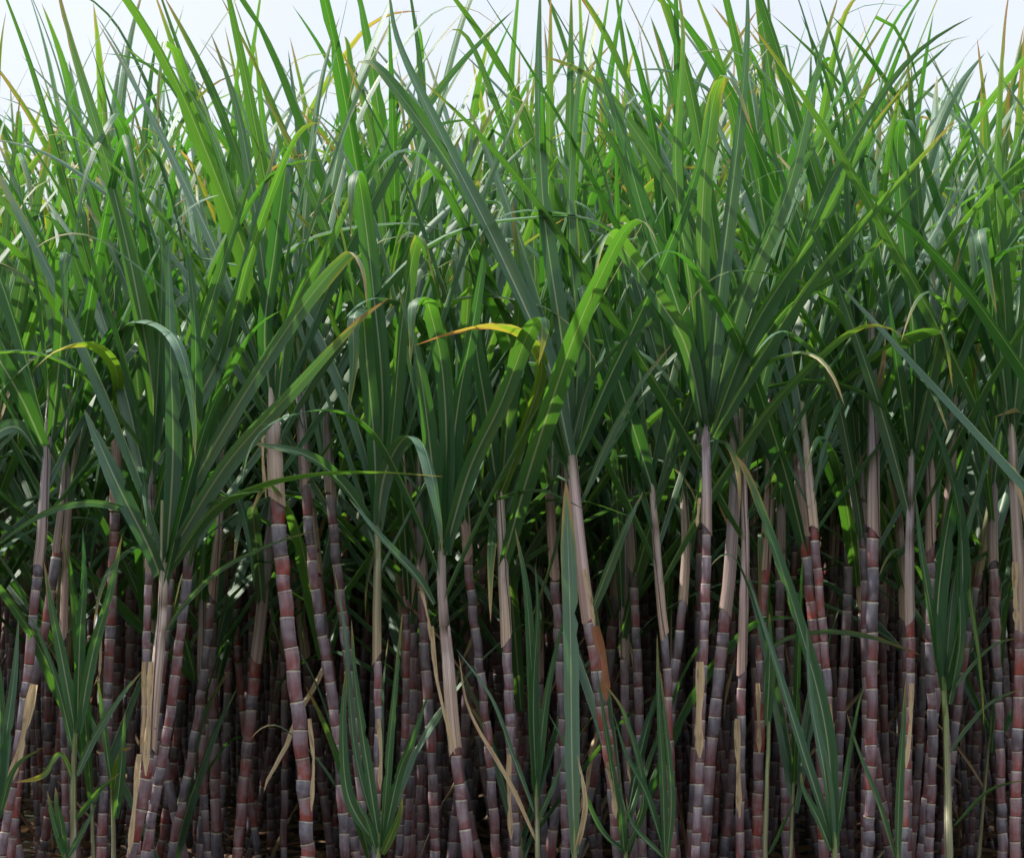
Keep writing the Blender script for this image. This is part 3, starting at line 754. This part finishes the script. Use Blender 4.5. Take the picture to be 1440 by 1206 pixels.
sr = random.Random(21)
used_s = {}
for i in range(7):
    y = sr.uniform(.15, 1.1); hw = .289 * (D0 + y)
    x = -hw + (i + sr.uniform(.1, .9)) / 7 * 2 * hw
    px, _ = to_px(Vector((x, y, .6)))
    best = min((f for f in front_refs if f[2].startswith('the ')), key=lambda f: abs(f[0][len(f[0]) // 2][0] - px))
    side = 'left' if px < best[0][len(best[0]) // 2][0] else 'right'
    for ph in ('thin', 'loose', 'slender', 'spindly', 'weak', 'narrow'):
        lab = f'{ph} green shoot rising behind and {side} of {best[2]}'
        if lab not in used_s: used_s[lab] = 1; break
    rt = root_at('cane_shoot', (x, y, 0), lab, 'cane shoot', 'thin green shoots between the stalks')
    h = sr.uniform(.25, .75); le = Vector((sr.uniform(-.1, .1), sr.uniform(-.05, .05), 0))
    p = [Vector((0, 0, 0)), Vector((0, 0, h * .5)) + le * .4, Vector((0, 0, h)) + le]
    link('stem', new_mesh('stem', *sheath_geo(p, .006, sr, 2, 8, .6), M_SH[2]), rt)
    for j in range(sr.choice((4, 5, 6))):
        pos = Vector((x, y, 0)) + p[2] - Vector((0, 0, .12)) * sr.random()
        o = put_leaf(rt, 'young', pos, sr.uniform(0, 6.28), R(sr.uniform(3, 30)), sr.uniform(.7, 1.3), sr); o.scale.y *= .6

# ------------------------------------------------------------------ the rest of the field as one mass
mr = random.Random(3)
far = list(rest)
ylast = spots[N_IND - 1][0]
for cx, cy in clumps(6.0, 10.5, .8, .5, mr):
    for k in range(5):
        far.append((cy + mr.uniform(-.15, .15), cx + mr.uniform(-.15, .15), (mr.uniform(-.15, .15), mr.uniform(-.1, .1))))
y = -.1
while y < 6.0:                                             # canes beyond both sides of the frame
    hw = .289 * (D0 + y) + .22
    for s in (-1, 1):
        for k in range(11): far.append((y + mr.uniform(-.2, .2), s * (hw + mr.uniform(.05, 2.8)), (mr.uniform(-.1, .1), mr.uniform(-.1, .1))))
    y += .36
lows = []
for i in range(26):
    kind = mr.choice(['up', 'up', 'up', 'lean', 'lean', 'arch', 'fold'])
    lows.append(lib_leaf(kind, mr, 12, across=2))
def mass(canes, label, hplus=0):
    BV, BF, BU, BM = [], [], [], []
    def add(geo, m, mtx=None, sc=1, pos=None):
        vs, fs, uv = geo; o = len(BV)
        BV.extend([mtx @ (v * sc) + pos for v in vs] if mtx else vs); BU.extend(uv)
        BF.extend(tuple(i + o for i in f) for f in fs); BM.extend([m] * len(fs))
    for (y, x, lean) in canes:
        H = (mr.uniform(1.7, 2.25) if y > 4 else mr.uniform(1.2, 1.65) + min(.4, .13 * abs(y))) + hplus; b = Vector((x, y, 0))
        path = [b + Vector((lean[0] * t, lean[1] * t, H * t)) for t in (0, .33, .66, 1)]
        add(stalk_geo(path, .0155, mr, .085, (0.0, .04, .5, .96), 6), 0)
        ax = (path[-1] - path[-2]).normalized()
        add(tube([path[2], path[3], path[3] + ax * .15], [.018, .016, .01], [0, .6, 1], 6), 1)
        pl = mr.uniform(0, 3.14); n = 11
        for i in range(n):
            t = i / (n - 1); pos = path[3] + ax * (.12 - .55 * (1 - t))
            az = pl + (math.pi if i % 2 else 0) + mr.gauss(0, .5)
            mtx = Matrix.Rotation(az, 3, 'Z') @ Matrix.Rotation(R(32 * (1 - t) + 3 + mr.uniform(-3, 7)), 3, 'Y')
            add(mr.choice(lows), 2 if mr.random() < .9 else 3, mtx, mr.uniform(.85, 1.15), pos)
    me = bpy.data.meshes.new('cane_field'); me.from_pydata([tuple(v) for v in BV], [], BF)
    l = me.uv_layers.new(name='UVMap'); flat = []
    for p in me.polygons:
        for vi in p.vertices: flat += BU[vi]
    l.data.foreach_set('uv', flat)
    for m in (M_STALK, M_SH[1], M_LEAF, M_BLUE): me.materials.append(m)
    me.polygons.foreach_set('material_index', BM); me.polygons.foreach_set('use_smooth', [True] * len(BF))
    fo = link('cane_field', me); fo['kind'] = 'stuff'; fo['category'] = 'sugarcane field'; fo['label'] = label
mass(far, 'dense mass of sugarcane filling the field behind the separate stalks')
# unseen canes added behind the camera to block low sky light from stalks
mass([(mr.uniform(-7.6, -6.2), mr.uniform(-7, 7), (mr.uniform(-.2, .2), mr.uniform(-.1, .1))) for _ in range(260)],
     'unseen sugarcane added behind the camera to block low sky light', .3)

# ------------------------------------------------------------------ ground and litter
k = NT('soil'); tc = k.n('ShaderNodeTexCoord')
n1 = k.n('ShaderNodeTexNoise', i_Vector=tc.outputs['Object'], i_Scale=9.0, i_Detail=8.0)
n2 = k.n('ShaderNodeTexNoise', i_Vector=tc.outputs['Object'], i_Scale=.6, i_Detail=4.0)
c = k.ramp(n1.outputs[0], [(.3, (.020, .013, .009)), (.55, (.045, .030, .020)), (.75, (.09, .062, .042))])
c = k.mix(k.math('MULTIPLY', k.sm(n2.outputs[0], .45, .6), .5), c, (.07, .085, .03))
bp = k.n('ShaderNodeBump', i_Strength=.7, i_Distance=.03, i_Height=n1.outputs[0])
pr = k.n('ShaderNodeBsdfPrincipled', i_Base_Color=c, i_Roughness=.95, i_Normal=bp.outputs[0])
soil = k.out(pr.outputs[0])
vs, fs, uv = [], [], []
xs = [-1500, -400, -100, -30, -12] + [-8 + i * .25 for i in range(65)] + [12, 30, 100, 400, 1500]
ys = [-1500, -400, -100, -30, -12] + [-7 + i * .25 for i in range(75)] + [16, 40, 120, 500, 1500]
for yy in ys:
    for xx in xs:
        near = abs(xx) <= 8 and -7 <= yy <= 12
        vs.append((xx, yy, (noise.noise(Vector((xx * 1.3, yy * 1.3, 0))) * .035 + noise.noise(Vector((xx * 4, yy * 4, 5))) * .015) if near else 0)); uv.append((xx * .1, yy * .1))
w = len(xs)
for j in range(len(ys) - 1):
    for i in range(w - 1): fs.append((j*w+i, j*w+i+1, (j+1)*w+i+1, (j+1)*w+i))
g = link('ground', new_mesh('ground', vs, fs, uv, soil)); g['kind'] = 'structure'
lv, lf, lu = [], [], []
for i in range(1300):
    y = -0.3 + mr.random() ** 1.2 * 6; hw = .289 * (D0 + y) + 1
    c0 = Vector((mr.uniform(-hw, hw), y, mr.uniform(.02, .09))); a = mr.uniform(0, 6.28); L = mr.uniform(.15, .6)
    dirv = Vector((math.cos(a), math.sin(a), mr.uniform(-.05, .12)))
    side = Vector((-math.sin(a), math.cos(a), 0)) * mr.uniform(-.08, .08)
    pts = [c0 + dirv * L * t + side * math.sin(t * 3) + Vector((0, 0, .03 * math.sin(t * 3.1))) for t in (0, .2, .4, .6, .8, 1)]
    g3 = ribbon(pts, Vector((-math.sin(a), math.cos(a), mr.uniform(-.4, .4))), mr.uniform(.015, .035), mr.uniform(-2, 2), .6, .4, i, widthf=strip_w, across=2)
    o = len(lv); lv += g3[0]; lu += g3[2]; lf += [tuple(q + o for q in f) for f in g3[1]]
lt = link('leaf_litter', new_mesh('leaf_litter', lv, lf, lu, M_DRY2)); lt['kind'] = 'stuff'; lt['category'] = 'leaf litter'
lt['label'] = 'dead brown cane leaves littering the soil between the stalks'

# ------------------------------------------------------------------ light
SUN_EL, SUN_AZ = 56, -76          # azimuth from +y (away from the camera), clockwise positive: sun on the left
az = R(SUN_AZ); el = R(SUN_EL)
sd = Vector((math.sin(az) * math.cos(el), math.cos(az) * math.cos(el), math.sin(el)))
sun = bpy.data.lights.new('sun', 'SUN'); sun.energy = 5.0; sun.angle = R(.5); sun.color = (1, .95, .86)
so = bpy.data.objects.new('sun', sun); COL.objects.link(so); so.rotation_euler = sd.to_track_quat('Z', 'Y').to_euler()
wd = bpy.data.worlds.new('World'); C.world = wd; wd.use_nodes = True
nt = wd.node_tree; bg = nt.nodes['Background']
sky = nt.nodes.new('ShaderNodeTexSky'); sky.sky_type = 'NISHITA'; sky.sun_disc = False
sky.sun_elevation = el; sky.sun_rotation = az; sky.air_density = 1.0; sky.dust_density = 4.0; sky.ozone_density = 1.0
# thin bright overcast veil over the blue
tcw = nt.nodes.new('ShaderNodeTexCoord'); nz = nt.nodes.new('ShaderNodeTexNoise'); nz.inputs['Scale'].default_value = 2.2; nz.inputs['Detail'].default_value = 4
nt.links.new(tcw.outputs['Generated'], nz.inputs['Vector'])
mr_ = nt.nodes.new('ShaderNodeMapRange'); mr_.inputs[1].default_value = .35; mr_.inputs[2].default_value = .7; mr_.inputs[3].default_value = .72; mr_.inputs[4].default_value = .92
nt.links.new(nz.outputs[0], mr_.inputs[0])
mxw = nt.nodes.new('ShaderNodeMix'); mxw.data_type = 'RGBA'; nt.links.new(mr_.outputs[0], mxw.inputs[0]); nt.links.new(sky.outputs[0], mxw.inputs[6])
mxw.inputs[7].default_value = (5.3, 5.6, 6.15, 1)
# extra brightness added to the veil above the frame, lighting leaf tops and front canes
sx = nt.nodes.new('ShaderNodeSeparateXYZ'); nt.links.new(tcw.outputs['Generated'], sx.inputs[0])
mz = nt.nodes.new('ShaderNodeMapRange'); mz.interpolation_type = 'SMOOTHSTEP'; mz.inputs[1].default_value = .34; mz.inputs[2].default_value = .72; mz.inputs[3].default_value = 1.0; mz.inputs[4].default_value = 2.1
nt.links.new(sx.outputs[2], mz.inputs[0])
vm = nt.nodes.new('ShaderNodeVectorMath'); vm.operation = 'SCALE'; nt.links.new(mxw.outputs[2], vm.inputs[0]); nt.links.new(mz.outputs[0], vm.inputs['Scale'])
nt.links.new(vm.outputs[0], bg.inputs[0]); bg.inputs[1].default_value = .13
C.view_settings.view_transform = 'Standard'; C.view_settings.look = 'None'; C.view_settings.gamma = 1
C.view_settings.exposure = 0.5
C.cycles.max_bounces = 7; C.cycles.diffuse_bounces = 4; C.cycles.glossy_bounces = 2; C.cycles.transmission_bounces = 5
C.cycles.use_denoising = True
C.cycles.sample_clamp_indirect = 6
